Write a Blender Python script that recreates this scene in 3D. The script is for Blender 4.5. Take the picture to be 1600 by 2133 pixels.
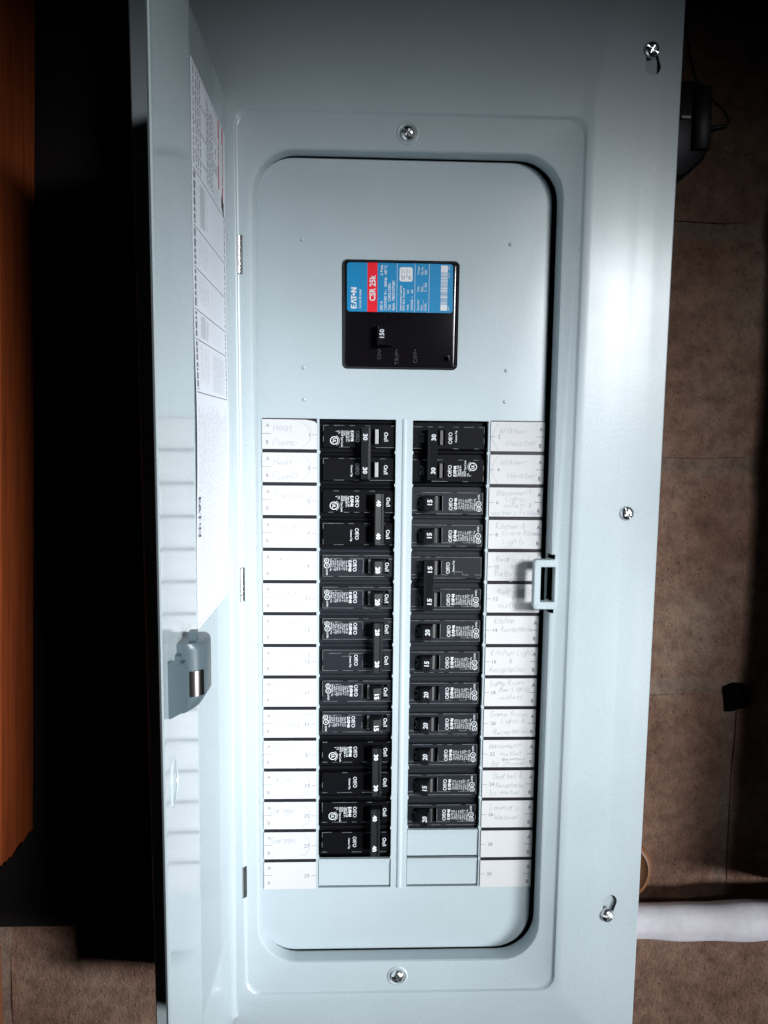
import bpy, bmesh, math, random
from mathutils import Vector, Matrix
R = math.radians
S = 0.001                      # everything below is modelled in millimetres
scene = bpy.context.scene
COL = scene.collection
for o in list(bpy.data.objects):
    bpy.data.objects.remove(o)

# ------------------------------------------------------------------ camera
def look_matrix(pitch, yaw, roll):
    cy, sy, cp, sp, cr, sr = math.cos(yaw), math.sin(yaw), math.cos(pitch), math.sin(pitch), math.cos(roll), math.sin(roll)
    f = Vector((sy * cp, cy * cp, sp)); r = Vector((cy, -sy, 0)); u = r.cross(f)
    r2 = r * cr + u * sr; u2 = -r * sr + u * cr
    return Matrix((r2, u2, -f)).transposed().to_4x4()
cam = bpy.data.cameras.new('camera')
cam.sensor_fit = 'VERTICAL'; cam.sensor_height = 24.0; cam.lens = 24.0 * 1600 / 2133
cam.clip_start = 0.01; cam.clip_end = 50
cob = bpy.data.objects.new('camera', cam); COL.objects.link(cob)
cob.matrix_world = Matrix.Translation(Vector((29.4, -592.8, -0.2)) * S) @ look_matrix(-.0988, .0377, .0109)
scene.camera = cob

# ------------------------------------------------------------------ world and lamps
w = bpy.data.worlds.new('World'); scene.world = w; w.use_nodes = True
bg = w.node_tree.nodes['Background']
bg.inputs[0].default_value = (0.6, 0.75, 0.85, 1); bg.inputs[1].default_value = 0.0015

def area(name, loc, aim, sx, sy, watts, color, spread):
    l = bpy.data.lights.new(name, 'AREA'); l.shape = 'RECTANGLE'
    l.size = sx * S; l.size_y = sy * S; l.energy = watts; l.color = color; l.spread = R(spread)
    o = bpy.data.objects.new(name, l); COL.objects.link(o)
    p = Vector(loc) * S; d = Vector(aim) * S - p
    o.matrix_world = Matrix.Translation(p) @ d.to_track_quat('-Z', 'Y').to_matrix().to_4x4()
    return o
# daylight from a window to the right of the panel
area('window_light', (915, -1440, 325), (0, -60, -112), 500, 310, 1.56, (0.93, 0.965, 1.0), 25)
# the same daylight coming back up off the floor
area('floor_bounce', (1450, -1100, -575), (60, -30, -450), 620, 230, 1.85, (0.93, 0.965, 1.0), 34)

scene.cycles.caustics_reflective = False; scene.cycles.caustics_refractive = False
vs = scene.view_settings
scene.display_settings.display_device = 'sRGB'
vs.view_transform = 'Standard'; vs.look = 'None'; vs.exposure = 0.0; vs.gamma = 1.0
vs.use_curve_mapping = False

# ------------------------------------------------------------------ materials
def mat(name, base, rough=0.5, metal=0.0, coat=0.0, spec=0.5):
    m = bpy.data.materials.new(name); m.use_nodes = True
    b = m.node_tree.nodes['Principled BSDF']
    b.inputs['Base Color'].default_value = (*base, 1); b.inputs['Roughness'].default_value = rough
    b.inputs['Metallic'].default_value = metal; b.inputs['Coat Weight'].default_value = coat
    b.inputs['Specular IOR Level'].default_value = spec
    b.inputs['Coat Roughness'].default_value = 0.08
    return m
def nodes(m):
    return m.node_tree.nodes, m.node_tree.links, m.node_tree.nodes['Principled BSDF']
def noise(m, scale, detail=3, rough=0.5, stretch=None):
    n, l, b = nodes(m)
    tc = n.new('ShaderNodeTexCoord'); nz = n.new('ShaderNodeTexNoise')
    nz.inputs['Scale'].default_value = scale; nz.inputs['Detail'].default_value = detail; nz.inputs['Roughness'].default_value = rough
    if stretch:
        mp = n.new('ShaderNodeMapping'); mp.inputs['Scale'].default_value = stretch
        l.new(tc.outputs['Object'], mp.inputs[0]); l.new(mp.outputs[0], nz.inputs['Vector'])
    else:
        l.new(tc.outputs['Object'], nz.inputs['Vector'])
    return nz
def ramp(m, src, stops):
    n, l, b = nodes(m)
    r = n.new('ShaderNodeValToRGB'); l.new(src, r.inputs[0])
    el = r.color_ramp.elements
    while len(el) < len(stops): el.new(0.5)
    for e, (p, c) in zip(el, stops):
        e.position = p; e.color = (*c, 1) if len(c) == 3 else c
    return r
def bump(m, src, strength, dist, prev=None):
    n, l, b = nodes(m)
    bp = n.new('ShaderNodeBump'); bp.inputs['Strength'].default_value = strength; bp.inputs['Distance'].default_value = dist * S
    l.new(src, bp.inputs['Height'])
    if prev: l.new(prev.outputs[0], bp.inputs['Normal'])
    l.new(bp.outputs[0], b.inputs['Normal'])
    return bp
def mix(m, fac, a, bb, mode='MIX'):
    n, l, b = nodes(m)
    x = n.new('ShaderNodeMix'); x.data_type = 'RGBA'; x.blend_type = mode
    if isinstance(fac, float): x.inputs[0].default_value = fac
    else: l.new(fac, x.inputs[0])
    for i, v in ((6, a), (7, bb)):
        if isinstance(v, tuple): x.inputs[i].default_value = (*v, 1)
        else: l.new(v, x.inputs[i])
    return x.outputs[2]

def paint(name, base, rough, coat, cr):
    m = mat(name, base, rough, 0, coat); m.node_tree.nodes['Principled BSDF'].inputs['Coat Roughness'].default_value = cr
    nz = noise(m, 420, 2); b1 = bump(m, nz.outputs[0], 0.20 if coat < 0.3 else 0.09, 0.25)
    n2 = noise(m, 14, 3); n, l, b = nodes(m)
    r = ramp(m, n2.outputs[0], [(0.3, tuple(c * 0.965 for c in base)), (0.7, tuple(min(1, c * 1.03) for c in base))])
    n3 = noise(m, 1100, 2, 0.7); g = ramp(m, n3.outputs[0], [(0.30, (0.90, 0.90, 0.90)), (0.70, (1.06, 1.06, 1.06))])
    n4 = noise(m, 190, 1, 0.4); sp = ramp(m, n4.outputs[0], [(0.13, (0.62, 0.62, 0.60)), (0.17, (1, 1, 1))])
    c = mix(m, 1.0, r.outputs[0], g.outputs[0], 'MULTIPLY'); c = mix(m, 1.0, c, sp.outputs[0], 'MULTIPLY')
    l.new(c, b.inputs['Base Color'])
    sm = noise(m, 22, 4, 0.65); rr = n.new('ShaderNodeMapRange'); rr.inputs[3].default_value = rough - 0.015; rr.inputs[4].default_value = rough + 0.02
    rr.inputs[1].default_value = 0.35; rr.inputs[2].default_value = 0.65
    l.new(sm.outputs[0], rr.inputs[0]); l.new(rr.outputs[0], b.inputs['Roughness'])
    return m
PAINT = paint('grey_panel_paint', (0.44, 0.509, 0.535), 0.37, 0.18, 0.21)
DOORP = paint('grey_door_paint', (0.435, 0.50, 0.525), 0.18, 0.35, 0.07)
BOXP = paint('grey_box_paint', (0.20, 0.225, 0.23), 0.5, 0, 0.2)
LATCHP = mat('grey_latch_plastic', (0.075, 0.105, 0.12), 0.38)
def plastic(name, base, rough, dust, spec):
    m = mat(name, base, rough, spec=spec)
    n, l, b = nodes(m)
    nz = noise(m, 260, 4, 0.7)
    r = ramp(m, nz.outputs[0], [(0.45, base), (0.74, base), (0.86, dust)])
    n2 = noise(m, 45, 3)
    c = mix(m, n2.outputs[0], tuple(x * 0.75 for x in base), r.outputs[0])
    l.new(c, b.inputs['Base Color'])
    n3 = noise(m, 900, 2); bump(m, n3.outputs[0], 0.12, 0.1)
    return m
BLACK = plastic('black_breaker_plastic', (0.004, 0.004, 0.0055), 0.45, (0.012, 0.013, 0.016), 0.1)
CHAR = plastic('charcoal_breaker_plastic', (0.013, 0.016, 0.021), 0.48, (0.05, 0.055, 0.06), 0.25)
HAND = plastic('breaker_handle_plastic', (0.006, 0.006, 0.008), 0.42, (0.02, 0.02, 0.022), 0.35)
GLOSSK = mat('glossy_black_plastic', (0.006, 0.005, 0.007), 0.14)
WORNHL = mat('worn_edge_highlight', (0.16, 0.17, 0.18), 0.5)  # pale grey for edge wear and for highlights painted along mouldings
FLAG = mat('pale_grey_plastic', (0.42, 0.42, 0.43), 0.4)
FLAGD = mat('mid_grey_plastic', (0.11, 0.105, 0.105), 0.45)
VOID = mat('dark_recess', (0.003, 0.003, 0.003), 1.0, spec=0.0)
PRINT = mat('white_print', (0.68, 0.70, 0.72), 0.55)
PRINTG = mat('grey_engraved_print', (0.13, 0.135, 0.14), 0.55)
ENGR = mat('dark_engraved_print', (0.045, 0.043, 0.05), 0.4)
INK = mat('black_ink', (0.02, 0.02, 0.022), 0.6)
INKG = mat('grey_ink', (0.13, 0.13, 0.15), 0.7)
INKL = mat('light_grey_print', (0.58, 0.60, 0.64), 0.6)
PENCIL = mat('faint_pencil', (0.39, 0.39, 0.42), 0.7)
RED = mat('red_print', (0.55, 0.012, 0.018), 0.5)
REDL = mat('label_red', (0.80, 0.005, 0.02), 0.35)
BLUEL = mat('label_blue', (0.003, 0.225, 0.47), 0.35)
CARD = mat('white_card', (0.56, 0.56, 0.565), 0.75, spec=0.2)
PAPER = mat('white_paper', (0.80, 0.82, 0.88), 0.45)
BAR = mat('black_card_holder', (0.014, 0.013, 0.016), 0.35)
STEEL = mat('zinc_steel', (0.80, 0.81, 0.82), 0.27, 1.0)
CLIP = mat('dull_spring_steel', (0.17, 0.155, 0.155), 0.24, 1.0)
CHROME = mat('bright_spring_steel', (0.75, 0.72, 0.71), 0.18, 1.0)
RUBBER = mat('black_adapter_plastic', (0.007, 0.007, 0.010), 0.45, spec=0.25)
def concrete(name, c0, c1, c2):
    m = mat(name, c1, 0.92, spec=0.2); n, l, b = nodes(m)
    big = noise(m, 9, 5, 0.6); r1 = ramp(m, big.outputs[0], [(0.30, c0), (0.52, c1), (0.72, c2)])
    fine = noise(m, 360, 4, 0.75); r2 = ramp(m, fine.outputs[0], [(0.33, (0.30, 0.27, 0.26)), (0.41, (1, 1, 1)), (0.66, (1, 1, 1)), (0.76, (1.75, 1.7, 1.65))])
    c = mix(m, 1.0, r1.outputs[0], r2.outputs[0], 'MULTIPLY'); 
    mid = noise(m, 70, 4, 0.7); r3 = ramp(m, mid.outputs[0], [(0.3, (0.62, 0.6, 0.6)), (0.6, (1.1, 1.1, 1.1))])
    c = mix(m, 1.0, c, r3.outputs[0], 'MULTIPLY')
    l.new(c, b.inputs['Base Color'])
    b1 = bump(m, fine.outputs[0], 0.9, 2.0); bump(m, mid.outputs[0], 0.5, 4, b1)
    return m
BLOCK = concrete('brown_concrete_block', (0.15, 0.079, 0.054), (0.24, 0.14, 0.10), (0.30, 0.205, 0.152))
MORTAR = concrete('grey_mortar', (0.15, 0.095, 0.07), (0.235, 0.16, 0.122), (0.29, 0.215, 0.17))
def wood(name, a, bcol):
    m = mat(name, a, 0.55); n, l, b = nodes(m)
    nz = noise(m, 60, 5, 0.6, (3.0, 3.0, 0.09)); r = ramp(m, nz.outputs[0], [(0.32, a), (0.5, bcol), (0.62, tuple(x * 1.15 for x in bcol)), (0.75, a)])
    l.new(r.outputs[0], b.inputs['Base Color']); bump(m, nz.outputs[0], 0.4, 0.8)
    return m
WOOD = wood('orange_pine', (0.27, 0.050, 0.012), (0.40, 0.082, 0.020))
SHADEB = mat('shade_black_board', (0.010, 0.0075, 0.007), 0.85, spec=0.15)  # near black in place of shade, for the added board
WOODB = wood('brown_pine', (0.11, 0.038, 0.016), (0.16, 0.058, 0.025))
WOODD = wood('shade_dark_pine', (0.035, 0.014, 0.009), (0.05, 0.02, 0.012))  # darkened so the added right stud looks unlit
OCHRE = mat('ochre_plastic', (0.17, 0.07, 0.025), 0.5)
def pipe_mat():
    m = mat('painted_white_cable', (0.40, 0.37, 0.40), 0.6); n, l, b = nodes(m)
    nz = noise(m, 40, 5, 0.7); r = ramp(m, nz.outputs[0], [(0.22, (0.08, 0.06, 0.065)), (0.31, (0.58, 0.55, 0.60)), (0.7, (0.70, 0.67, 0.71))])
    l.new(r.outputs[0], b.inputs['Base Color']); bump(m, nz.outputs[0], 0.4, 1.2)
    return m
PIPE = pipe_mat()

# ------------------------------------------------------------------ mesh helpers
class MB:
    """collects faces in millimetres, several materials, and links them as ONE mesh object"""
    def __init__(s): s.v = []; s.f = []; s.m = []; s.mats = []
    def mi(s, m):
        if m not in s.mats: s.mats.append(m)
        return s.mats.index(m)
    def add(s, vs_, fs_, m):
        b = len(s.v); i = s.mi(m)
        s.v += [tuple(v) for v in vs_]
        for f in fs_: s.f.append([b + k for k in f]); s.m.append(i)
    def box(s, x0, x1, y0, y1, z0, z1, m):
        v = [(x0,y0,z0),(x1,y0,z0),(x1,y0,z1),(x0,y0,z1),(x0,y1,z0),(x1,y1,z0),(x1,y1,z1),(x0,y1,z1)]
        s.add(v, [(0,1,2,3),(5,4,7,6),(4,0,3,7),(1,5,6,2),(3,2,6,7),(4,5,1,0)], m)
    def cbox(s, x0, x1, y0, y1, z0, z1, m, c=0.5, edge=None):
        """box whose front (min y) edges are chamfered; edge = material of the chamfer"""
        L = [(x0,y1,z0,x1,z1), (x0,y0+c,z0,x1,z1), (x0+c,y0,z0+c,x1-c,z1-c)]
        v = []
        for a in L: v += [(a[0],a[1],a[2]),(a[3],a[1],a[2]),(a[3],a[1],a[4]),(a[0],a[1],a[4])]
        side = []; ch = []
        for k in range(4):
            j = (k+1) % 4
            side.append((k, j, 4+j, 4+k)); ch.append((4+k, 4+j, 8+j, 8+k))
        s.add(v, side + [(8,9,10,11), (3,2,1,0)] + ([] if edge else ch), m)
        if edge: s.add(v, ch, edge)
    def prism(s, pts, axis, a0, a1, m):
        """polygon extruded along an axis: pts in the two other axes"""
        n = len(pts)
        def P(p, a):
            return {'x': (a, p[0], p[1]), 'y': (p[0], a, p[1]), 'z': (p[0], p[1], a)}[axis]
        v = [P(p, a0) for p in pts] + [P(p, a1) for p in pts]
        s.add(v, [list(range(n)), list(range(2*n-1, n-1, -1))] + [(k, (k+1) % n, n+(k+1) % n, n+k) for k in range(n)], m)
    def loops(s, L, m, close=False, cap0=False, cap1=False):
        n = len(L[0]); v = [p for q in L for p in q]; f = []
        K = len(L)
        for a in range(K if close else K-1):
            b = (a+1) % K
            for k in range(n):
                j = (k+1) % n
                f.append((a*n+k, a*n+j, b*n+j, b*n+k))
        if cap0: f.append(list(range(n)))
        if cap1: f.append([(K-1)*n+k for k in range(n)][::-1])
        s.add(v, f, m)
    def lathe(s, cx, y0, cz, prof, m, seg=20):
        """prof = (radius, y) pairs about an axis along y"""
        L = [[(cx + r*math.cos(2*math.pi*k/seg), y0 + y, cz + r*math.sin(2*math.pi*k/seg)) for k in range(seg)] for r, y in prof]
        s.loops(L, m, cap0=True, cap1=True)
    def tube(s, pts, r, m, seg=8):
        L = []
        for i, p in enumerate(pts):
            a = Vector(pts[max(0, i-1)]); b = Vector(pts[min(len(pts)-1, i+1)]); t = (b-a).normalized()
            u = t.cross(Vector((0, 1, 0.13))).normalized(); q = t.cross(u)
            rr = r[i] if isinstance(r, (list, tuple)) else r
            L.append([tuple(Vector(p) + u*rr*math.cos(2*math.pi*k/seg) + q*rr*math.sin(2*math.pi*k/seg)) for k in range(seg)])
        s.loops(L, m, cap0=True, cap1=True)
    def ribbon(s, pts, wid, n, m):
        """flat pen stroke along 3-d points, lying in the plane whose normal is n"""
        n = Vector(n); v = []; P = [Vector(p) for p in pts]
        for i, p in enumerate(P):
            t = (P[min(len(P)-1, i+1)] - P[max(0, i-1)])
            if t.length < 1e-6: t = Vector((1, 0, 0))
            o = n.cross(t.normalized()) * wid * 0.5
            v += [p - o, p + o]
        s.add(v, [(2*i, 2*i+1, 2*i+3, 2*i+2) for i in range(len(P)-1)], m)
    def build(s, name, parent=None, angle=30, origin=None, fix=True):
        if origin is None: origin = tuple(parent.get('_o', (0,0,0))) if parent else (0,0,0)
        me = bpy.data.meshes.new(name)
        me.from_pydata([((x-origin[0])*S, (y-origin[1])*S, (z-origin[2])*S) for x, y, z in s.v], [], s.f)
        for m in s.mats: me.materials.append(m)
        me.polygons.foreach_set('material_index', s.m)
        if fix:
            bm = bmesh.new(); bm.from_mesh(me)
            bmesh.ops.recalc_face_normals(bm, faces=bm.faces); bm.to_mesh(me); bm.free()
        if angle:
            me.polygons.foreach_set('use_smooth', [True]*len(me.polygons)); me.set_sharp_from_angle(angle=R(angle))
        me.update()
        return link(name, me, parent, origin)
def link(name, me, parent=None, origin=(0,0,0)):
    o = bpy.data.objects.new(name, me); COL.objects.link(o)
    if parent:
        o.parent = parent
    else:
        o.location = Vector(origin) * S
    o['_o'] = list(origin)
    return o
def tag(o, label=None, cat=None, group=None, kind=None):
    for k, v in (('label', label), ('category', cat), ('group', group), ('kind', kind)):
        if v: o[k] = v
    return o
def empty(name, loc, label, cat, group=None):
    o = bpy.data.objects.new(name, None); COL.objects.link(o); o.location = Vector(loc) * S
    o.empty_display_size = 0.02; o['_o'] = list(loc)
    return tag(o, label, cat, group)
def copy_part(src, name, parent):
    c = src.copy(); COL.objects.link(c); c.parent = parent; c.name = name
    return c
def cut(obj, cutter_mb, angle=30):
    """boolean difference, applied"""
    c = cutter_mb.build('cutter', angle=0); md = obj.modifiers.new('cut', 'BOOLEAN')
    md.operation = 'DIFFERENCE'; md.solver = 'EXACT'; md.object = c
    c.location -= obj.matrix_basis.translation * 0
    if obj.parent: c.location = -Vector(obj['_o']) * S * 0
    bpy.context.view_layer.update()
    dg = bpy.context.evaluated_depsgraph_get()
    me = bpy.data.meshes.new_from_object(obj.evaluated_get(dg))
    obj.modifiers.clear(); old = obj.data; obj.data = me
    bpy.data.objects.remove(c)
    me.polygons.foreach_set('use_smooth', [True]*len(me.polygons)); me.set_sharp_from_angle(angle=R(angle))
    return obj

# ---- lettering
_tc = {}
def glyphs(txt, bold):
    k = (txt, bold)
    if k not in _tc:
        cu = bpy.data.curves.new('lettering', 'FONT'); cu.body = txt; cu.resolution_u = 2; cu.fill_mode = 'FRONT'
        cu.offset = bold
        o = bpy.data.objects.new('lettering', cu); COL.objects.link(o)
        bpy.context.view_layer.update()
        me = bpy.data.meshes.new_from_object(o.evaluated_get(bpy.context.evaluated_depsgraph_get()))
        vv = [(v.co.x, v.co.y) for v in me.vertices]; ff = [tuple(p.vertices) for p in me.polygons]
        bpy.data.objects.remove(o); bpy.data.curves.remove(cu); bpy.data.meshes.remove(me)
        _tc[k] = (vv, ff)
    return _tc[k]
CAP = max(v[1] for v in glyphs('H', 0.0)[0])
def text(mb, txt, pos, adv, up, cap, m, width=None, bold=0.0, align='L', slant=0.0, stretch=1.0):
    """flat lettering: pos = baseline start (mm), adv / up = unit vectors, cap = capital height in mm"""
    vv, ff = glyphs(txt, bold)
    if not vv: return
    x0 = min(v[0] for v in vv); x1 = max(v[0] for v in vv); sc = cap / CAP
    sx = sc * stretch if width is None else width / (x1 - x0)
    off = {'L': 0, 'C': -(x1-x0)*sx/2, 'R': -(x1-x0)*sx}[align]
    A = Vector(adv); U = Vector(up); P = Vector(pos)
    mb.add([P + A*((x-x0)*sx + off + slant*y*sc) + U*(y*sc) for x, y in vv], ff, m)

# ---- one-stroke handwriting: glyph = strokes of two-digit points (x 0-6, y 0-9; baseline 2, x-height 6, capitals 9)
HW = {
'A': ['0229', '2942', '1535'], 'B': ['0209', '093948371605', '053645433202'], 'D': ['0902', '093947443202'], 'F': ['0902', '0949', '0535'],
'G': ['4929070412324345', '2545'], 'H': ['0902', '4942', '0545'], 'K': ['0902', '490552'], 'L': ['090242'], 'P': ['0902', '0939483605'],
'R': ['0902', '0939483605', '2642'], 'S': ['492908163543321203'], 'W': ['0912264259'],
'a': ['4626150413223245', '464352'], 'b': ['1912', '153645433212'], 'c': ['45361604132243'], 'd': ['4526150413223243', '494352'],
'e': ['043444453626150413223243'], 'f': ['49392822', '1646'], 'g': ['4626150413223445', '4641301011'], 'h': ['0902', '0526364542'],
'i': ['1612', '1817'], 'k': ['0902', '4604', '2442'], 'l': ['191322'], 'm': ['0602', '04263632', '34566662'], 'n': ['0602', '0426364542'],
'o': ['261504132242453526'], 'p': ['0600', '053645432203'], 'r': ['0602', '042646'], 's': ['4626152443321203'], 't': ['29233242', '0646'],
'u': ['0603123245', '464352'], 'v': ['062246'], 'w': ['0612243246'], 'y': ['0624', '461000'], '&': ['422819382604123245'], '1': ['2922'],
'2': ['082938450242'], '.': ['1213'],
}
def pen(mb, txt, x0, wid, z, cap, y, m, rng, thick=0.32):
    adv = {' ': 4, 'i': 3, 'l': 3, '1': 3, 'm': 7.5, 'W': 7, 'w': 6, '.': 3, 't': 4.5, 'f': 4.5}
    tot = sum(adv.get(c, 6) for c in txt); sx = wid / tot; sz = cap / 7.0; cx = 0.0
    tilt = rng.uniform(-.02, .035); lean = rng.uniform(.05, .3)
    for c in txt:
        jz = rng.uniform(-.7, .7) + tilt*cx; ks = rng.uniform(.78, 1.18); ku = rng.uniform(.85, 1.2)
        for st in HW.get(c, []):
            if len(st) % 2: st = st[:-1]
            p = [(int(st[i]), int(st[i+1])) for i in range(0, len(st), 2)]
            q = []
            for i in range(len(p)-1):                       # Catmull-Rom smoothing
                a, b, cc, d = p[max(0, i-1)], p[i], p[i+1], p[min(len(p)-1, i+2)]
                for t in (0, .34, .67):
                    q.append(tuple(0.5*((2*b[k]) + (-a[k]+cc[k])*t + (2*a[k]-5*b[k]+4*cc[k]-d[k])*t*t + (-a[k]+3*b[k]-3*cc[k]+d[k])*t**3) for k in (0, 1)))
            q.append(p[-1])
            pts = [(x0 + (cx + u*ku + lean*(v-2) + rng.uniform(-.16, .16))*sx, y, z + ((v-2)*ks+jz+rng.uniform(-.16, .16))*sz) for u, v in q]
            if len(pts) > 1: mb.ribbon(pts, thick, (0, -1, 0), m)
        cx += adv.get(c, 6)
def brace(mb, xa, xb, za, zb, y, m):
    zm = (za+zb)/2; pts = []
    for k in range(15):
        t = k/14; d = abs(t-.5)*2
        pts.append((xa + (xb-xa)*(1-d**2.2) + 0.4*math.sin(9*t), y, za + (zb-za)*t))
    mb.ribbon(pts, 0.34, (0, -1, 0), m)

X_, Y_, Z_ = (1,0,0), (0,1,0), (0,0,1)
NX, NY, NZ = (-1,0,0), (0,-1,0), (0,0,-1)

# ================================================================== the wall
WY = 83.0
wall = tag(MB.build((lambda b: (b.box(-1100, 1300, WY+3.2, WY+150, -1300, 1300, MORTAR), b)[1])(MB()), 'block_wall'), kind='structure')
rng = random.Random(4)
def block(x0, x1, z0, z1):
    b = MB(); n = 9; pr = []
    nx, nz = 12, 7
    # front face with slightly uneven surface and crumbled edges
    g = []
    for j in range(nz+1):
        for i in range(nx+1):
            e = (i in (0, nx)) or (j in (0, nz))
            g.append((x0+(x1-x0)*i/nx + (rng.uniform(-1.2, 1.2) if e else 0), WY + (rng.uniform(1.0, 3.6) if e else rng.uniform(-.6, .6)), z0+(z1-z0)*j/nz + (rng.uniform(-1.2, 1.2) if e else 0)))
    f = [(j*(nx+1)+i, j*(nx+1)+i+1, (j+1)*(nx+1)+i+1, (j+1)*(nx+1)+i) for j in range(nz) for i in range(nx)]
    ring = [i for i in range(nx+1)] + [j*(nx+1)+nx for j in range(1, nz+1)] + [nz*(nx+1)+i for i in range(nx-1, -1, -1)] + [j*(nx+1) for j in range(nz-1, 0, -1)]
    k0 = len(g); g += [(g[i][0], WY+14, g[i][2]) for i in ring]; m_ = len(ring)
    f += [(ring[i], k0+i, k0+(i+1) % m_, ring[(i+1) % m_]) for i in range(m_)]
    b.add(g, f, BLOCK)
    return b.build('concrete_block', wall, 50)
zj = [-1256, -1052, -849, -646, -440, -227, -23.7, 180, 383, 587, 790]
starts = {-440: 378, -646: 114, -227: 175, -23.7: 470, 180: 175, 383: 378}
for i in range(len(zj)-1):
    z0, z1 = zj[i], zj[i+1]
    s0 = starts.get(z0, 378 if i % 2 else 175)
    zl = z0 + 7.5 + (12 if z0 == -440 else 0)
    xs = [s0 + 406*k for k in range(-4, 4)]
    for a, c in zip(xs[:-1], xs[1:]):
        if c < -900 or a > 1100: continue
        zt_ = z1 - 7.5
        block(a+5.5, c-5.5, zl if a > 0 else z0 + 6.5, zt_)
# the missing lump of mortar beside the joint: solid plug, its black painted in for shade
hb = MB()
hq = random.Random(6); hk = [(370.5, -227), (379.5, -223.7), (390, -224.5), (391, -233), (396.5, -240.5), (391, -246.5), (382, -249.5), (374, -251), (372.5, -242)]
hp = []
for a_, b_ in zip(hk, hk[1:] + hk[:1]):
    for t_ in (0, .33, .67): hp.append((a_[0]+(b_[0]-a_[0])*t_ + hq.uniform(-.5, .5), a_[1]+(b_[1]-a_[1])*t_ + hq.uniform(-.5, .5)))
hb.prism(hp, 'y', WY+.4, WY+9.5, VOID)
tag(hb.build('mortar_hole_shade', wall, 0))

# ---- wood on the left, added shading stud on the right
def stud(name, x0, x1, y0, y1, z0, z1, label, jag, lean=0.0, m=None):
    r2 = random.Random(9); b = MB(); n = 14
    L = []
    for z, jj in ((z1, 0), (z0+6, 0), (z0, jag)):
        ring = []
        for k in range(n): ring.append((x1, y0+(y1-y0)*k/n, z + (r2.uniform(-1, 1)*jj)))
        for k in range(4): ring.append((x1+(x0-x1)*k/4, y1, z + r2.uniform(-1, 1)*jj))
        for k in range(n): ring.append((x0, y1+(y0-y1)*k/n, z + r2.uniform(-1, 1)*jj))
        for k in range(4): ring.append((x0+(x1-x0)*k/4, y0, z + r2.uniform(-1, 1)*jj))
        L.append([(x + lean*(z-z0), y, z) for x, y, z in ring])
    b.loops(L, m or WOOD, cap0=True, cap1=True)
    return tag(b.build(name, None, 40, ((x0+x1)/2, (y0+y1)/2, z0)), label, 'wood stud')
stud('wood_stud', -310, -259, 18, WY-1, -356, 900, 'orange pine stud with a ragged cut lower end at the far left', 2.2, 0.036)
stud('wood_stud', 427, 467, 0, WY-1, -414, 900, 'added dark stud at the right border that shades the block wall', 1.0, 0.0, WOODD)  # added to block light so the wall darkens towards the right
bd = MB(); bd.cbox(-420, -128, WY-4, WY-1.2, -450, 900, SHADEB, .6)  # added board: its black stands in for shade on the left wall
tag(bd.build('shadeboard', None, 30, (-270, WY-1.2, -450)), 'added flat black backboard in the shadow behind the open door', 'shadeboard')
fl = MB(); fl.cbox(-330, -293, WY-12, WY-1, -900, -452, WOODB, 1)
tag(fl.build('wood_batten', None, 30, (-311, WY-6, -900)), 'pale wooden batten beside the lit block wall in the lower left corner', 'wood batten')

# ================================================================== electrical panel
panel = empty('electrical_panel', (66, WY, -520), 'grey steel breaker panel with its door swung open to the left', 'electrical panel')
# ---- enclosure box, open to the front
eb = MB(); x0, x1, z0, z1, ya, yb = -118, 250, -494, 350, 3, WY-0.5
eb.box(x0, x1, yb-2, yb, z0, z1, BOXP)
eb.box(x0, x0+2, ya, yb-2, z0, z1, BOXP); eb.box(x1-2, x1, ya, yb-2, z0, z1, BOXP)
eb.box(x0+2, x1-2, ya, yb-2, z0, z0+2, BOXP); eb.box(x0+2, x1-2, ya, yb-2, z1-2, z1, BOXP)
# front flange the cover is screwed to
eb.box(x0+2, -62, 2.0, 3.5, z0+2, z1-2, PAINT); eb.box(214, x1-2, -8.0, -7.0, z0+2, z1-2, PAINT); eb.box(x1-2, x1, -7.0, ya, z0, z1, BOXP)
eb.build('enclosure_box', panel)
# ---- cover
def rloop(xlt, xlb, xrt, xrb, zt, zb, rad, y, K=9):
    out = []
    C = [((xrt, zt), 0), ((xlt, zt), 90), ((xlb, zb), 180), ((xrb, zb), 270)]
    for (cx, cz), a0 in C:
        sx = -1 if a0 in (0, 270) else 1; sz = -1 if a0 in (0, 90) else 1
        for k in range(K):
            a = R(a0 + 90*k/(K-1))
            out.append((cx + sx*rad + rad*math.cos(a), y, cz + sz*rad + rad*math.sin(a)))
    return out
F = [  # xl top, xl bottom, xr top, xr bottom, z top, z bottom, radius, y
 (-45.3,-44.4,179.6,178.8,205.0,-420.8,30,0), (-45.6,-44.6,180.2,179.3,205.0,-420.8,30,-10), (-46.4,-44.9,180.5,179.7,205.3,-421.2,30.4,-12),
 (-47.9,-45.6,181.0,180.2,206.2,-422.0,31,-13.1), (-50,-46.8,182.3,181.6,207.6,-423.2,32,-13.5),
 (-57,-53.2,194.0,191.7,229.2,-445.2,13,-13.5), (-57.9,-54.2,194.9,192.5,230.3,-446.2,12.5,-13.9), (-58.9,-55.2,196.2,193.6,231.7,-447.4,12,-15.2), (-60,-56.2,197.6,194.9,233,-448.6,11,-15.6),
 (-66,-62,203,200,262,-454,8,-15.15), (-76.5,-72,212,209,300,-463,6,-14.4), (-90,-85,223.5,220.5,330,-474,5,-13.35), (-101.5,-97,235.6,233,345,-486,4,-11.75), (-103,-98.5,237.0,234.4,346,-487.5,4,-11.55),
 (-119.8,-115,253.5,250.6,362,-494,4,-9.7), (-121,-116,254.9,251.9,363,-495,4,-9.5),
 (-133.9,-127.8,266.7,261.7,376,-499,3,-8.2), (-134.8,-128.6,267.5,262.5,377,-499.8,3,-7.4), (-134.9,-128.7,267.6,262.6,377.2,-500,3,-2.0)]
front = [rloop(*f) for f in F]
back = []
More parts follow.
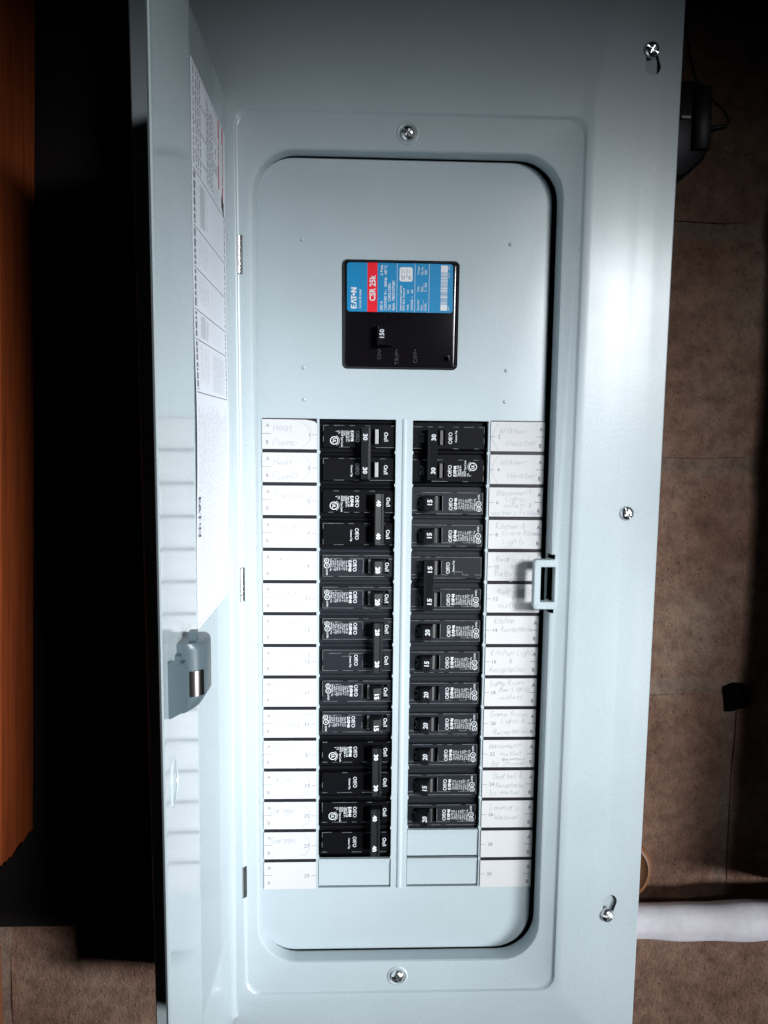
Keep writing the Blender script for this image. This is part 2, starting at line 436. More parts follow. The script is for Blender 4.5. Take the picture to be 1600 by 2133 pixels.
for i, f in enumerate(F):
    a = list(f)
    if i <= 3: o_ = 1.3; a = [a[0]-o_, a[1]-o_, a[2]+o_, a[3]+o_, a[4]+o_, a[5]-o_, a[6]+o_, a[7] if i == 0 else a[7]+(0 if i == 1 else 1.0)]
    elif i >= len(F)-2: o_ = -1.3; a = [a[0]-o_, a[1]-o_, a[2]+o_, a[3]+o_, a[4]+o_, a[5]-o_, 2, a[7] if i == len(F)-1 else a[7]+1.2]
    else: a[7] += 1.3
    back.append(rloop(*a))
cb = MB(); cb.loops(front + back[::-1], PAINT, close=True)
cover = cb.build('cover', panel, 24, origin=(0,0,0))
cover.location = -Vector(panel['_o']) * S
def keyhole(mb, x, z, up):
    pts = []; s = 1 if up else -1
    R1, R2 = 6.2, 5.3; zz = z - 11*s
    for k in range(17): a = R(-210 + 240*(k/16)) ; pts.append((x+1.4 + R1*math.cos(a), zz + s*R1*math.sin(a)))
    for k in range(13): a = R(-25 + 230*(k/12)); pts.append((x + R2*math.cos(a), z + s*R2*math.sin(a)))
    mb.prism(pts, 'y', -40, 10, PAINT)
SCREWS = [(65.6, 217.9, -13.5), (66.2, -434.1, -13.5), (242.5, 281.2, -11.4), (238.5, -57.5, -11.4), (236.2, -385.5, -11.4)]
kc = MB()
keyhole(kc, 242.8, 281.2, True); keyhole(kc, 236.5, -385.5, False)
for zh0, zh1 in ((143.9, 116.3), (-100.8, -126.8), (-339, -365)):       # hinge slots
    kc.box(-57.6, -54.1, -40, 10, zh1, zh0, PAINT)
kc.box(177, 183.4, -40, -2, -126.0, -99.3, PAINT)
for za, zb in ((-93.2, -89.6), (-135.6, -132.2)): kc.box(177, 183.5, -40, -4, za, zb, PAINT)
cover.parent = None; cover.location = (0,0,0)
cut(cover, kc, 24)
cover.parent = panel; cover.location = -Vector(panel['_o']) * S
# ---- deadfront plate with breaker windows
db = MB()
def off(d, y): return rloop(-46.3+d*.1, -45.4+d*.1, 176.6-d, 175.8-d, 204.3-d*.4, -420.1+d*.4, 29-d*.3, y)
db.loops([off(3, 7), off(0, 7), off(0, 4.5), off(.3, 2.2), off(.9, .8), off(1.7, .2), off(2.6, .05)], PAINT, cap0=True, cap1=True)
dead = db.build('deadfront_plate', None, 24, origin=(0,0,0))
dc = MB()
dc.box(1.5, 60.3, -5, 20, -366.5, 12.3, PAINT); dc.box(73.3, 131.8, -5, 20, -366.3, 11.9, PAINT)
dc.loops([rloop(18, 18.6, 106.9, 106.6, 131.4, 50.3, 4, -5), rloop(18, 18.6, 106.9, 106.6, 131.4, 50.3, 4, 20)], PAINT, cap0=True, cap1=True)
cut(dead, dc, 24)
dead.parent = panel; dead.location = -Vector(panel['_o']) * S
nb = MB()
for i in range(1, 15):
    z = 12.3 - 25.25*i
    for x in (1.5, 60.3, 73.3, 131.8):
        if x > 70 and i > 13: continue
        s = 1 if x in (1.5, 73.3) else -1
        nb.prism([(x-.02*s, z-1.5), (x+.7*s, z-.7), (x+.7*s, z+.7), (x-.02*s, z+1.5)], 'y', 0.1, 3, PAINT)
tag(nb.build('knockout_nubs', panel, 0), kind='stuff')
rb = MB()   # raised rib between the two breaker columns
rb.prism([(64.9, 0.2), (65.5, -.6), (66.5, -1.0), (67.7, -1.0), (68.7, -.6), (69.3, 0.2)], 'z', -366.8, 12.6, PAINT)
rb.build('centre_rib', panel, 50)
for x, z in ((-11.4, 145), (145.2, 144.6), (-10.3, 50.6), (144.5, 50.6), (-9.9, 26.8), (144, 26.9)):
    r_ = MB(); r_.lathe(x, 0, z, [(1.6, .1), (1.5, -.35), (1.0, -.75), (.3, -.9)], PAINT, 12); r_.build('rivet', panel, 60)
# ---- blank filler plates
for x0, x1, z0, z1 in ((1.9, 59.6, -365.8, -342.2), (73.7, 131.0, -340.9, -318.0), (73.7, 131.0, -365.6, -342.2)):
    b = MB()
    b.prism([(0.1, z1), (0.9, z1-3.2), (1.2, z1-4.4), (1.2, z0+.6), (3, z0+.6), (3, z1)], 'x', x0, x1, PAINT)
    b.build('filler_plate', panel, 30)
bb = MB(); bb.box(0.5, 132.5, 18, 20, -368, 14, VOID); bb.box(17, 108, 14, 15, 49, 133, VOID); bb.build('bus_backing', panel)
# ---- screws
sb = MB(); sb.lathe(0, 0, 0, [(3, 2), (5.6, 1.2), (5.75, 0), (5.3, -1.4), (4.2, -2.5), (2.6, -3.2), (1.0, -3.45)], STEEL, 28)
screw0 = sb.build('screw', None, 50, (0,0,0))
sc = MB()
q_ = .75; sc.prism([(-6.2, -q_), (-q_, -q_), (-q_, -3.4), (q_, -3.4), (q_, -q_), (6.2, -q_), (6.2, q_), (q_, q_), (q_, 3.4), (-q_, 3.4), (-q_, q_), (-6.2, q_)], 'y', -6, -1.9, STEEL)
cut(screw0, sc, 40)
for i, (x, z, y) in enumerate(SCREWS):
    o = screw0 if i == 0 else screw0.copy()
    if i: COL.objects.link(o)
    o.parent = panel; o.location = (Vector((x, y, z)) - Vector(panel['_o'])) * S
    o.rotation_euler = (R((4, 2, 8, 0, -6)[i]), R((35, -20, 28, 62, 12)[i]), R((4, 4, 10, 8, 8)[i]))
for x, z in ((65.6, 217.9), (66.2, -434.1)):
    b = MB(); b.lathe(x, -13.45, z, [(8.6, .1), (8.0, -.5), (7.2, -.9), (6.4, -.5), (5.6, .1)], PAINT, 28); b.build('screw_boss', panel, 60)
# ---- hinges in their slots
for z0, z1 in ((116.8, 143.4), (-126.3, -101.3), (-364.6, -339.4)):
    b = MB(); b.tube([(-56.6, -13.6, z0), (-56.6, -13.6, z1)], 1.35, CHROME, 12)
    b.box(-55.1, -54.8, -14.2, -8, z0, z1, CHROME); b.build('hinge_knuckle', panel, 50)
# ---- strike for the latch on the right lip
b = MB(); yc = -19.0
out = rloop(166.2, 166.2, 184.0, 184.0, -93.0, -131.2, 2.2, yc, 5); inn = rloop(171.3, 171.3, 182.0, 182.0, -98.5, -125.6, .25, yc, 5)
def sh(l, d, y): return [(x + (d if x > 175 else -d)*0, y, z) for x, _, z in l]
out2 = rloop(166.8, 166.8, 183.5, 183.5, -93.6, -130.6, 2.0, yc-.5, 5); inn2 = rloop(170.8, 170.8, 182.5, 182.5, -98.0, -126.1, .4, yc-.5, 5)
b.loops([sh(out, 0, -12.5), out, out2, inn2, inn, sh(inn, 0, -12.5)], PAINT, close=True)
b.build('latch_strike', panel, 35)
# ---- door, swung open: a pan standing square to the panel
DT, DB = 238.0, -466.0
def tw(y, z): return max(0.0, (-y-140)/100.0) * 2.0 * (DT - z)/(DT - DB) if y < -140 else 0.0
def strip(prof, zs, m, name, th=1.0):
    """profile of (x, y) points swept along z, with twist; given thickness towards -x"""
    b = MB(); L = []
    for z in zs:
        ring = [(x + tw(y, z), y, z) for x, y in prof] + [(x - th + tw(y, z), y + (.0), z) for x, y in prof[::-1]]
        L.append(ring)
    b.loops(L, m, cap0=True, cap1=True)
    return b
prof = [(-58.8, -13.6), (-61.6, -14.2), (-64.2, -16.2), (-65.0, -18.2), (-65.0, -23), (-65.0, -141.0), (-64.4, -142.4), (-63.4, -143.6), (-63.0, -145.4),
        (-63.0, -150), (-63.0, -225), (-63.0, -233.6), (-62.6, -235.4), (-61.4, -236.6)]
zs = [DB + (DT-DB)*k/40 for k in range(41)]
door = strip(prof, zs, DOORP, 'door').build('door', panel, 24)
# thumb recess: a raised crescent embossed into the door
b = MB(); yc_, zc_ = -213.5, -177.0
def cres(yo, k): return [(-63.0 + tw(yo, zc_) + k, yo + 5.5*math.cos(R(a))*(1 if abs(a) <= 90 else 1), zc_ + 13.2*math.sin(R(a))) for a in range(-90, 91, 15)]
rim = [(yc_ + 9*math.cos(R(a)), zc_ + 13.6*math.sin(R(a))) for a in range(-90, 91, 15)] + [(yc_ - 4.0, zc_ + 10), (yc_ - 5.5, zc_), (yc_ - 4.5, zc_ - 11)]
L = []
for f_, h_ in ((1.0, .0), (.93, .9), (.84, .9), (.78, .15)):
    L.append([(-63.0 + tw(y, z) + h_, yc_ + 1 + (y-yc_-1)*f_, zc_ + (z-zc_)*f_) for y, z in rim])
b.loops(L, DOORP); b.build('thumb_pull', door, 40, origin=tuple(panel['_o']))
# ---- latch
def lp(name, mb, ang=35): return mb.build(name, door, ang, origin=tuple(panel['_o']))
b = MB()   # rounded body, axis along z
arc = [(-63, -201), (-58, -201)] + [(-57.5 + 8.5*math.sin(R(a)), -192.5 - 8.5*math.cos(R(a))) for a in range(10, 91, 16)] + [(-48.8, -180), (-49.6, -175), (-63, -175)]
def ring(z, k=1.0, dx=0): return [(-63 + (x+63)*k + dx, y, z) for x, y in arc]
b.loops([ring(-145.5, .45), ring(-143, .75), ring(-137.5, 1), ring(-112, 1), ring(-109.8, .93), ring(-108.6, .8)], LATCHP, cap0=True, cap1=True)
b.box(-57.5, -53.6, -194, -189, -109.5, -103.6, LATCHP)
b.box(-63, -59.5, -206, -178, -121, -113.5, LATCHP)
lp('latch_body', b)
b = MB()   # bright clip wrapped over the body
clip = [(-61, -201.9), (-58, -201.9)] + [(-57.5 + 9.3*math.sin(R(a)), -192.5 - 9.3*math.cos(R(a))) for a in range(10, 75, 13)]
b.loops([[(x, y, z) for x, y in clip] + [(x - .7, y + .6, z) for x, y in clip[::-1]] for z in (-136.5, -123)], CLIP, cap0=True, cap1=True)
lp('spring_clip', b)
b = MB()   # flat thumb slide standing up from the door edge
b.prism([(-63, -114), (-61.2, -112), (-58.5, -112.3), (-53.2, -115.6), (-52.5, -116.8), (-52.5, -135.6), (-54.4, -137.2), (-61, -140.8), (-63, -140.8)], 'y', -221.0, -217.5, LATCHP)
b.box(-63, -57.5, -217.5, -201, -136, -117, LATCHP)
lp('thumb_slide', b)

# ---- instruction sheet stuck inside the door
sheet = empty('instruction_sheet', (-65, -75, -118), 'white printed instruction sheet with red bands stuck inside the open door', 'instruction sheet')
sx_ = -64.85
def bow(y, z):
    k = math.exp(-((z-5)/45.0)**2); return 1.1*k*(0.35 + 0.65*abs((y+78)/56.0)**2) + 0.25*math.exp(-((z+30)/20.0)**2)
yl, yr, zt, zb = -134.5, -21.5, 211.5, -118.0
b = MB(); ny, nz = 8, 60; g = []; 
for s_ in (0, 1):
    for j in range(nz+1):
        for i in range(ny+1):
            y = yl + (yr-yl)*i/ny; z = zb + (zt-zb)*j/nz
            g.append((sx_ + bow(y, z) - .12*s_, y, z))
f = []
N1 = (ny+1)*(nz+1)
for j in range(nz):
    for i in range(ny):
        a = j*(ny+1)+i; q = (a, a+1, a+ny+2, a+ny+1); f += [q, tuple(N1+v for v in q[::-1])]
rg = [i for i in range(ny+1)] + [j*(ny+1)+ny for j in range(1, nz+1)] + [nz*(ny+1)+i for i in range(ny-1, -1, -1)] + [j*(ny+1) for j in range(nz-1, 0, -1)]
for i in range(len(rg)): f.append((rg[i], N1+rg[i], N1+rg[(i+1) % len(rg)], rg[(i+1) % len(rg)]))
b.add(g, f, PAPER); b.build('paper', sheet, 40)
pr = MB(); rr = random.Random(21)
def on(y, z, d=.05): return (sx_ + bow(y, z) + d, y, z)
def dash(y0, y1, z0, z1, m, lift=.05):
    n = max(1, int(abs(z1-z0)/6)); k = [z0+(z1-z0)*i/n for i in range(n+1)]
    v = []; 
    for z in k: v += [on(y0, z, lift), on(y1, z, lift)]
    pr.add(v, [(2*i, 2*i+1, 2*i+3, 2*i+2) for i in range(n)], m)
def words(y, z0, z1, h, m):
    """a line of small print running down the sheet"""
    z = z0
    while z > z1:
        l_ = rr.uniform(1.2, 5.5); e = max(z-l_, z1); dash(y-h/2, y+h/2, z, e, m); z = e - rr.uniform(.7, 1.5)
def rule(z, y0, y1, w_=.5, m=INK):
    n = 6
    v = []
    for i in range(n+1):
        y = y0+(y1-y0)*i/n; v += [on(y, z-w_/2, .06), on(y, z+w_/2, .06)]
    pr.add(v, [(2*i, 2*i+2, 2*i+3, 2*i+1) for i in range(n)], m)
DIV = [24.5, 55.6, 72.8, 96.8, 120.3, 152.0]
for z in DIV: rule(z, -132, -25 if z < 150 else -22.5)
for z in (162.5, 179.0, 195.0): rule(z, -132, -92)
rule(209.6, -133, -23, .3, INKG); rule(-115.8, -133, -23, .3, INKG)
# columns of print in each block
for (za, zb_) in ((194, 180), (178, 164), (161.5, 153.5), (208.5, 196)):
    for y in (-129, -122, -116, -110): words(y, za, zb_, 1.7, INKG)
for k in range(9): words(-91 + k*2.6, 207 - rr.uniform(0, 6), 156, 1.1, INKG if k % 3 else INKL)
for k in range(4): words(-66 + k*3, 205 - k*3, 190, 1.2, INKL)
for k in range(7): words(-66 + k*2.7, 163, 154, 1.0, INKL)
dash(-68, -52, 178, 171, INKL); words(-60, 187, 181, 2, INKG)
for a in range(len(DIV)-1):
    z1_, z0_ = DIV[a+1]-1.5, DIV[a]+1.5
    words(-129, z1_, z0_, 4.2, INKG); words(-125, z1_, z0_-0, 1.2, INKL)
    for k in range(7): words(-117 + k*4.5, z1_-rr.uniform(0, 3), z0_+rr.uniform(0, 8), 1.2, INKL)
    for k in range(8): dash(-80+k*5-.2, -80+k*5+.2, z1_-1, z0_+1, INKL)
    words(-27.5, z1_, z0_, 2.2, INKG)
dash(-112, -98, 148, 124, INKL); dash(-114, -100, 71, 58, INKL); dash(-96, -92, 70, 58, INKL)
for k in range(13): words(-75 + k*3.2, 51, 27, 1.0, INKL)
for k in range(26):
    y = -127 + k*3.9; words(y, 20 - rr.uniform(0, 10), -112 + (12 if k < 2 else 0), 1.15 if k % 4 else 1.7, INKL)
for y, za, zb_ in ((-47.8, 210.2, 198), (-33.0, 210.2, 199)): dash(y-2.0, y+2.0, za, zb_, RED)
for y, za, zb_ in ((-47.8, 181, 165.5), (-33.0, 171, 158)): dash(y-2.0, y+2.0, za, zb_, RED)
text(pr, 'DANGER WARNING', on(-49.5, 197, .2), NZ, Y_, 3.4, RED, 15.5, .02); text(pr, 'CAUTION DANGER', on(-34.7, 198, .2), NZ, Y_, 3.4, RED, 26, .02)
for k in range(5):
    pr.add([on(-40+k*.4, 164.5-k*1.7, .2), on(-31, 160.5-k*1.7, .2), on(-31, 159.5-k*1.7, .2), on(-40+k*.4, 163.5-k*1.7, .2)], [(0, 1, 2, 3)], INK)
dash(-31.2, -29, 161, 151.5, INK, .1)
text(pr, 'EAT•N', on(-131.5, -38, .5), NZ, Y_, 4.6, INK, 24, .02)
pr.build('printed_matter', sheet, 0, fix=False)

# ---- circuit directories
LEFT = {1: [('Heat', -33.5, 14.5, 2.5, 6), ('Pump', -34, 19, -9, 6)], 3: [('Heat', -33.5, 14, 2.2, 5.5), ('Pump', -34.5, 20, -8.8, 6)],
 5: [('Range', -33.5, 23, 1.7, 6)], 7: [('Range', -33, 20, 2, 7)], 9: [('Furnace', -35.7, 27, 4, 4.4)],
 11: [('General', -35, 20.5, 2.5, 5.5), ('outlet', -32.6, 23.5, -7.3, 4.6)], 13: [('Downstairs', -35.5, 26.5, 3.5, 4.6), ('Stove', -33.5, 16, -7.5, 4.7)],
 15: [('Downstairs', -34.5, 30, 4.5, 4.8), ('Stove', -33.5, 17.5, -5.5, 4.7)], 17: [('Basement', -36, 29.5, 5, 4.7), ('Lights', -30.5, 21, .7, 4), ('Fridge', -35.5, 20.5, -6, 5.2)],
 19: [('Front Room', -36, 33, 5.5, 5), ('Receptacles', -33, 30, -2.5, 5.2)], 21: [('Dryer', -34.5, 16, 3, 5.5)], 23: [('Dryer', -34.5, 17.5, 3, 6)],
 25: [('Garage.', -38, 23, 2.3, 5.7)], 27: [('Garage.', -36, 21, 2.5, 5.6)], 29: []}
RIGHT = {2: [('Water', 140.2, 23, 3, 5), ('Heater', 145.4, 25.5, -7, 5)], 4: [('Water', 141.5, 22, 4, 4.5), ('Heater', 147.5, 24, -6.5, 5)],
 6: [('Basement', 139.3, 27, 5.5, 4.4), ('Lights', 146.5, 16, 1, 3.6), ('outlets &', 145, 22, -3.6, 3.6), ('upstairs Fridge', 135.2, 38, -9.8, 3.6)],
 8: [('Kitchen &', 139.3, 23, 4.5, 5), ('Front Room', 144.7, 29, -.5, 4.2), ('Lights', 145, 17.5, -7, 4.8)],
 10: [('Bedroom 1', 140.5, 26, 4.5, 4.3), ('&', 151.7, 2, -1, 3.2), ('Bathroom', 139.3, 27, -7.4, 4.4), ('lights', 147.5, 15, -11, 2.6)],
 12: [('Bedroom 2', 141.8, 27, 4.3, 4.4), ('&', 153.4, 2, -.8, 3), ('outlets', 142.5, 23, -7, 4.4)],
 14: [('Kitchen', 140, 16.3, 5.2, 4.8), ('Receptacle', 145.5, 25, -1.3, 4.6)], 16: [('Kitchen Light', 138, 33.5, 5.2, 4.6), ('&', 153, 2, -1, 3.5), ('Receptacles', 137, 29, -9, 4.9)],
 18: [('Game Room', 138, 27, 5.5, 4.4), ('Bar Lights', 145.5, 24.5, .9, 3.7), ('outlets', 145.5, 19.5, -5.5, 4.1)],
 20: [('Game Room', 139.2, 30, 6.2, 4), ('Lights &', 148.2, 18.5, .5, 4), ('Receptacles', 141.5, 29, -9, 4.4)],
 22: [('Basement', 138.4, 25.5, 4.6, 4.2), ('outlet', 147.4, 17.5, -1, 3.7), ('Basement', 149, 19, -5.2, 2.3), ('by Shower', 140.7, 29, -9.7, 4.1)],
 24: [('Doorbell &', 142.6, 23.5, 4.8, 5), ('Receptacle', 144.6, 22.5, -2.7, 4.1), ('by meter', 139.5, 26, -9, 4.4)],
 26: [('Laundry', 140, 24.5, 4, 4.5), ('Washer', 144, 20.5, -4.5, 4.2)], 28: [], 30: []}
def directory(x0, x1, rows, left):
    d = empty('circuit_directory', ((x0+x1)/2, 0, -366), 'white circuit directory strip with pencilled odd numbers 1 to 29 left of the breakers' if left else
              'white circuit directory strip with pencilled even numbers 2 to 30 right of the breakers', 'circuit directory', 'handwritten circuit directories')
    b = MB(); b.box(x0+.4, x1-.1, -.45, -.05, -366.6, 12.4, BAR); b.build('card_holder', d)
    rg_ = random.Random(3 if left else 8)
    for i, num in enumerate(sorted(rows)):
        zc = -25.4*i; b = MB(); za, zb_ = zc-11.0, zc+11.6
        if i == 14: za = zc-11.2
        c = rloop(x0, x0, x1, x1, zb_, za, .25, -.75, 3)
        if left and i == 0: c = [(x0, -.75, za), (x1, -.75, za), (x1, -.75, zb_-3.2), (x1-1.6, -.75, zb_-1.6), (x1-4, -.75, zb_-.9), (x1-9, -.75, zb_-.2), (x0, -.75, zb_)][::-1]
        b.loops([[(p[0], -.45, p[2]) for p in c], c], CARD, cap0=True, cap1=True)
        cell = b.build('label_card', d, 0)
        p = MB(); y = -.80
        def ln(xa, xb, z, m, t=.32): p.add([(xa, y, z-t/2), (xb, y, z-t/2), (xb, y, z+t/2), (xa, y, z+t/2)], [(0,1,2,3)], m)
        kI = INKG if left else INK
        if left:
            text(p, 'A', (x0+3.0, y, zc+5.6), X_, Z_, 2.7, INKG, bold=-.004); text(p, 'B', (x0+3.1, y, zc-7.1), X_, Z_, 2.7, INKG, bold=-.004)
            ln(x0, x0+6.8, zc+.7, INKG); ln(x1-3.6, x1, zc, INKG); text(p, str(num), (x1-5.6, y, zc-1.5), X_, Z_, 2.9, INKG, align='R', bold=-.004)
        else:
            text(p, 'A', (x1-4.1, y, zc+4.6), X_, Z_, 2.9, INK); text(p, 'B', (x1-4.1, y, zc-8.1), X_, Z_, 2.9, INK)
            ln(x0, x0+3.7, zc, INKG); ln(x1-6.2, x1-.2, zc+.2, INK); text(p, str(num), (x0+5.6, y, zc-1.4), X_, Z_, 2.9, INKG, bold=-.004)
        p.build('printed_number', cell, 0, origin=tuple(d['_o']), fix=False)
        h = MB()
        for t_, hx, hw_, hz, hc in rows[num]: pen(h, t_, hx, hw_, zc+hz, hc, -.83, PENCIL, rg_)
        if left:
            if num in (1, 5, 13, 21, 25): brace(h, -12.5, -4.5 if num != 21 else -8, zc+9.5, zc-9.5, -.83, PENCIL)
            if num in (3, 7, 15, 23, 27): brace(h, -11.5, -5.0, zc+9.8, zc-8.5, -.83, PENCIL)
        elif num in (2, 4): brace(h, 139.5, 135.2, zc+10.5, zc-10.5, -.83, PENCIL)
        if h.v: h.build('handwriting', cell, 0, origin=tuple(d['_o']), fix=False)
directory(-42.1, -.2, LEFT, True)
directory(133.5, 175.4, RIGHT, False)

# ================================================================== breakers
# local frame: x = u from the outer end (0) to the inner end (60), z = v about the row; the right column is turned half round
def txt(mb, s, u, v, cap, m, y, width=None, bold=0.0, align='C'):
    """u = baseline of lettering that reads downwards"""
    text(mb, s, (u, y, v), NZ, X_, cap, m, width, bold, align)
def ringmark(mb, u, v, r0, r1, y, m, a0=0, a1=360, seg=24):
    n = max(3, int(seg*(a1-a0)/360)); vv = []
    for k in range(n+1):
        a = R(a0+(a1-a0)*k/n); vv += [(u+r0*math.cos(a), y, v+r0*math.sin(a)), (u+r1*math.cos(a), y, v+r1*math.sin(a))]
    mb.add(vv, [(2*k, 2*k+1, 2*k+3, 2*k+2) for k in range(n)], m)
def makers_mark(mb, u, v, length, h, y, m):
    """five bold block letters, the fourth a dot between T and N; reads downwards from v"""
    def P(pts): mb.add([(u + b*h, y, v - a*length) for a, b in pts], [list(range(len(pts)))], m)
    P([(0,0),(0,1),(.19,1),(.19,.8),(.07,.8),(.07,.6),(.17,.6),(.17,.42),(.07,.42),(.07,.2),(.19,.2),(.19,0)])
    P([(.21,0),(.295,1),(.375,1),(.46,0),(.385,0),(.335,.72),(.28,0)])
    P([(.41,1),(.63,1),(.63,.78),(.56,.78),(.56,0),(.48,0),(.48,.78),(.43,.78)])
    mb.add([(u + .5*h + .24*h*math.sin(R(a)), y, v - (.665*length) - .24*h*math.cos(R(a))) for a in range(0, 360, 45)], [list(range(8))], m)
    P([(.75,0),(.75,1),(.83,1),(.925,.42),(.925,1),(1,1),(1,0),(.92,0),(.825,.58),(.825,0)])
def plateau(mb, m, v0, wells, y=3.0):
    """raised face of one pole, with the handle well left open"""
    us = sorted({2.8, 59.2} | {a for wl in wells for a in wl[:2]}); vs2 = sorted({v0-8.5, v0+8.5} | {v0+a for wl in wells for a in wl[2:]})
    def hole(i, j):
        cu, cv = (us[i]+us[i+1])/2, (vs2[j]+vs2[j+1])/2
        return any(wl[0] < cu < wl[1] and v0+wl[2] < cv < v0+wl[3] for wl in wells)
    nu, nv = len(us)-1, len(vs2)-1
    for i in range(nu):
        for j in range(nv):
            a, b_, c, d = us[i], us[i+1], vs2[j], vs2[j+1]
            if hole(i, j):
                mb.add([(a, 13.5, c), (b_, 13.5, c), (b_, 13.5, d), (a, 13.5, d)], [(0,1,2,3)], VOID); continue
            mb.add([(a, y, c), (b_, y, c), (b_, y, d), (a, y, d)], [(0,1,2,3)], m)
            for di, dj, e in ((-1,0,((a,c),(a,d))), (1,0,((b_,d),(b_,c))), (0,-1,((b_,c),(a,c))), (0,1,((a,d),(b_,d)))):
                ii, jj = i+di, j+dj
                if ii < 0 or jj < 0 or ii >= nu or jj >= nv or hole(ii, jj):
                    (p, q), (r, s) = e
                    mb.add([(p, y, q), (r, y, s), (r, 14, s), (p, 14, q)], [(0,1,2,3)], m)
def edge_lines(mb, v0, notch, m, rng, strong):
    y = 2.86
    def seg(a, b_, wd=.3):
        # broken line along a moulded edge: wear plus a painted highlight
        n = max(1, int(math.dist(a, b_)/4)); 
        for k in range(n):
            if rng.random() > strong: continue
            t0, t1 = k/n, (k+1)/n
            mb.ribbon([(a[0]+(b_[0]-a[0])*t, y, a[1]+(b_[1]-a[1])*t) for t in (t0, t1)], wd*rng.uniform(.7, 1.2), (0,-1,0), m)
    seg((2.9, v0-8.3), (59.1, v0-8.3)); seg((59.0, v0-8.3), (59.0, v0+8.3), .35); seg((2.95, v0-8.3), (2.95, v0+8.3)); seg((2.9, v0+8.35), (59.1, v0+8.35), .3)
    if notch:
        y = 2.84
        P = [(2.9, v0+5.7), (17.5, v0+5.7), (18.0, v0+3.3), (23.8, v0+3.3), (24.3, v0+5.7), (34.4, v0+5.7), (34.4, v0-5.6)]
        for a, b_ in zip(P[:-1], P[1:]): seg(a, b_, .34)
        seg((54.2, v0+5.7), (59, v0+5.7), .34)
def shoulder(mb, m, v0, v1):
    mb.box(.35, 59.7, 6.4, 17, v0, v1, m)
def rail(mb, v, m):      # rounded rail between neighbouring breakers
    mb.prism([(6.5, v-1.9), (5.3, v-1.5), (4.6, v-.4), (4.6, v+.5), (5.2, v+1.5), (6.5, v+2)], 'x', .8, 58.6, m)
SMALL = ['Type BR1%s', 'Type C1%s', '120/240 V~', 'CU/AL only', 'HACR Type', '1 Pole J-225', '60/75 C - T', 'LR83850 mkg']
def single_print(amps, du, dv, col_print):
    p = MB(); y = 2.9
    txt(p, 'Off/O', 27.0+du, .3+dv, 2.9, PRINT, y, 9.4, .004)
    makers_mark(p, 23.5+du, 4.3+dv, 8.6, 2.3, y, PRINT)
    u = 21.4+du
    for k, s in enumerate(SMALL):
        s = s % amps if '%' in s else s
        txt(p, s, u, 4.3+dv if k not in (5, 7) else 5.4+dv, 1.25, PRINT, y, 7.8 if k not in (5, 7) else 9.4, .0, 'L'); u -= 1.75
    ringmark(p, 6.6+du, .2+dv, 1.75, 2.25, y, PRINT); ringmark(p, 6.3+du, -4.0+dv if False else 4.2+dv, 1.5, 2.0, y, PRINT)
    text(p, 'UL', (6.0+du, y, 1.2+dv), NZ, X_, 1.4, PRINT, 2.0, .02); text(p, 'SA', (5.6+du, y, 5.2+dv), NZ, X_, 1.3, PRINT, 1.9, .02)
    txt(p, 'LISTED', 6.0+du, -2.8+dv, 1.2, PRINT, y, 4.6, .015, 'L')
    return p
def double_print(v0, first, on_m, off_m, du=0):
    p = MB(); y = 2.9
    txt(p, 'Off/O', 27.8+du, v0+.2, 2.9, off_m, y, 9.0, .004)
    if first:
        makers_mark(p, 24.0+du, v0+4.4, 8.0, 2.4, y, PRINT)
        for s, u, l_ in (('Type CL 230', 22.0, 8.4), ('120/240 V~', 20.2, 8.8), ('CU/AL', 18.4, 4.0), ('HACR Type 2 pole', 16.7, 12.4), ('CTL', 14.4, 2.6), ('T', 12.4, 1.1)):
            txt(p, s, u+du, v0+4.4, 1.35, PRINT, y, l_, .015, 'L')
        ringmark(p, 11.2+du, v0-3.2, 2.55, 3.15, y, PRINT)
        text(p, 'UL', (10.2+du, y, v0-1.6), NZ, X_, 2.3, PRINT, 3.2, .03)
        for k in range(10):
            a = R(-58 + 116*k/9); ringmark(p, 11.2+du+3.95*math.cos(a), v0-3.2+3.95*math.sin(a), .1, .34, y, PRINT, seg=6)
    else:
        txt(p, 'Common Trip', 24.2+du, v0+3.4, 1.35, PRINT, y, 9.0, .02, 'L')
    return p
def merge(a, b_):
    for m in b_.mats: a.mi(m)
    k = len(a.v); a.v += b_.v
    for f, i in zip(b_.f, b_.m): a.f.append([k+v for v in f]); a.m.append(a.mi(b_.mats[i]))
def place(name, left, z, label, group):
    o = bpy.data.objects.new(name, None); COL.objects.link(o); o.empty_display_size = .01
    o.location = Vector((1.6 if left else 132.0, 0, z)) * S
    if not left: o.rotation_euler = (0, math.pi, 0)
    o['_o'] = [0, 0, 0]
    return tag(o, label, 'circuit breaker', group)
def bld(mb, name, parent, ang=30, fix=True): return mb.build(name, parent, ang, origin=(0,0,0), fix=fix)
GRP1, GRP2 = 'single pole breakers', 'two pole breakers'
ZL = lambda i: -1.0 - 25.25*i
ZR = lambda i: -1.2 - 25.45*i
brng = random.Random(12)
def handle_single(amps):
    b = MB()
    b.prism([(43.2, -7.6), (48.8, -6.0), (50.6, 3), (50.8, 13), (38.4, 13), (38.4, 2.6), (40.4, 2.2)], 'z', -5.0, 5.0, HAND)
    return b
single_meshes = {}
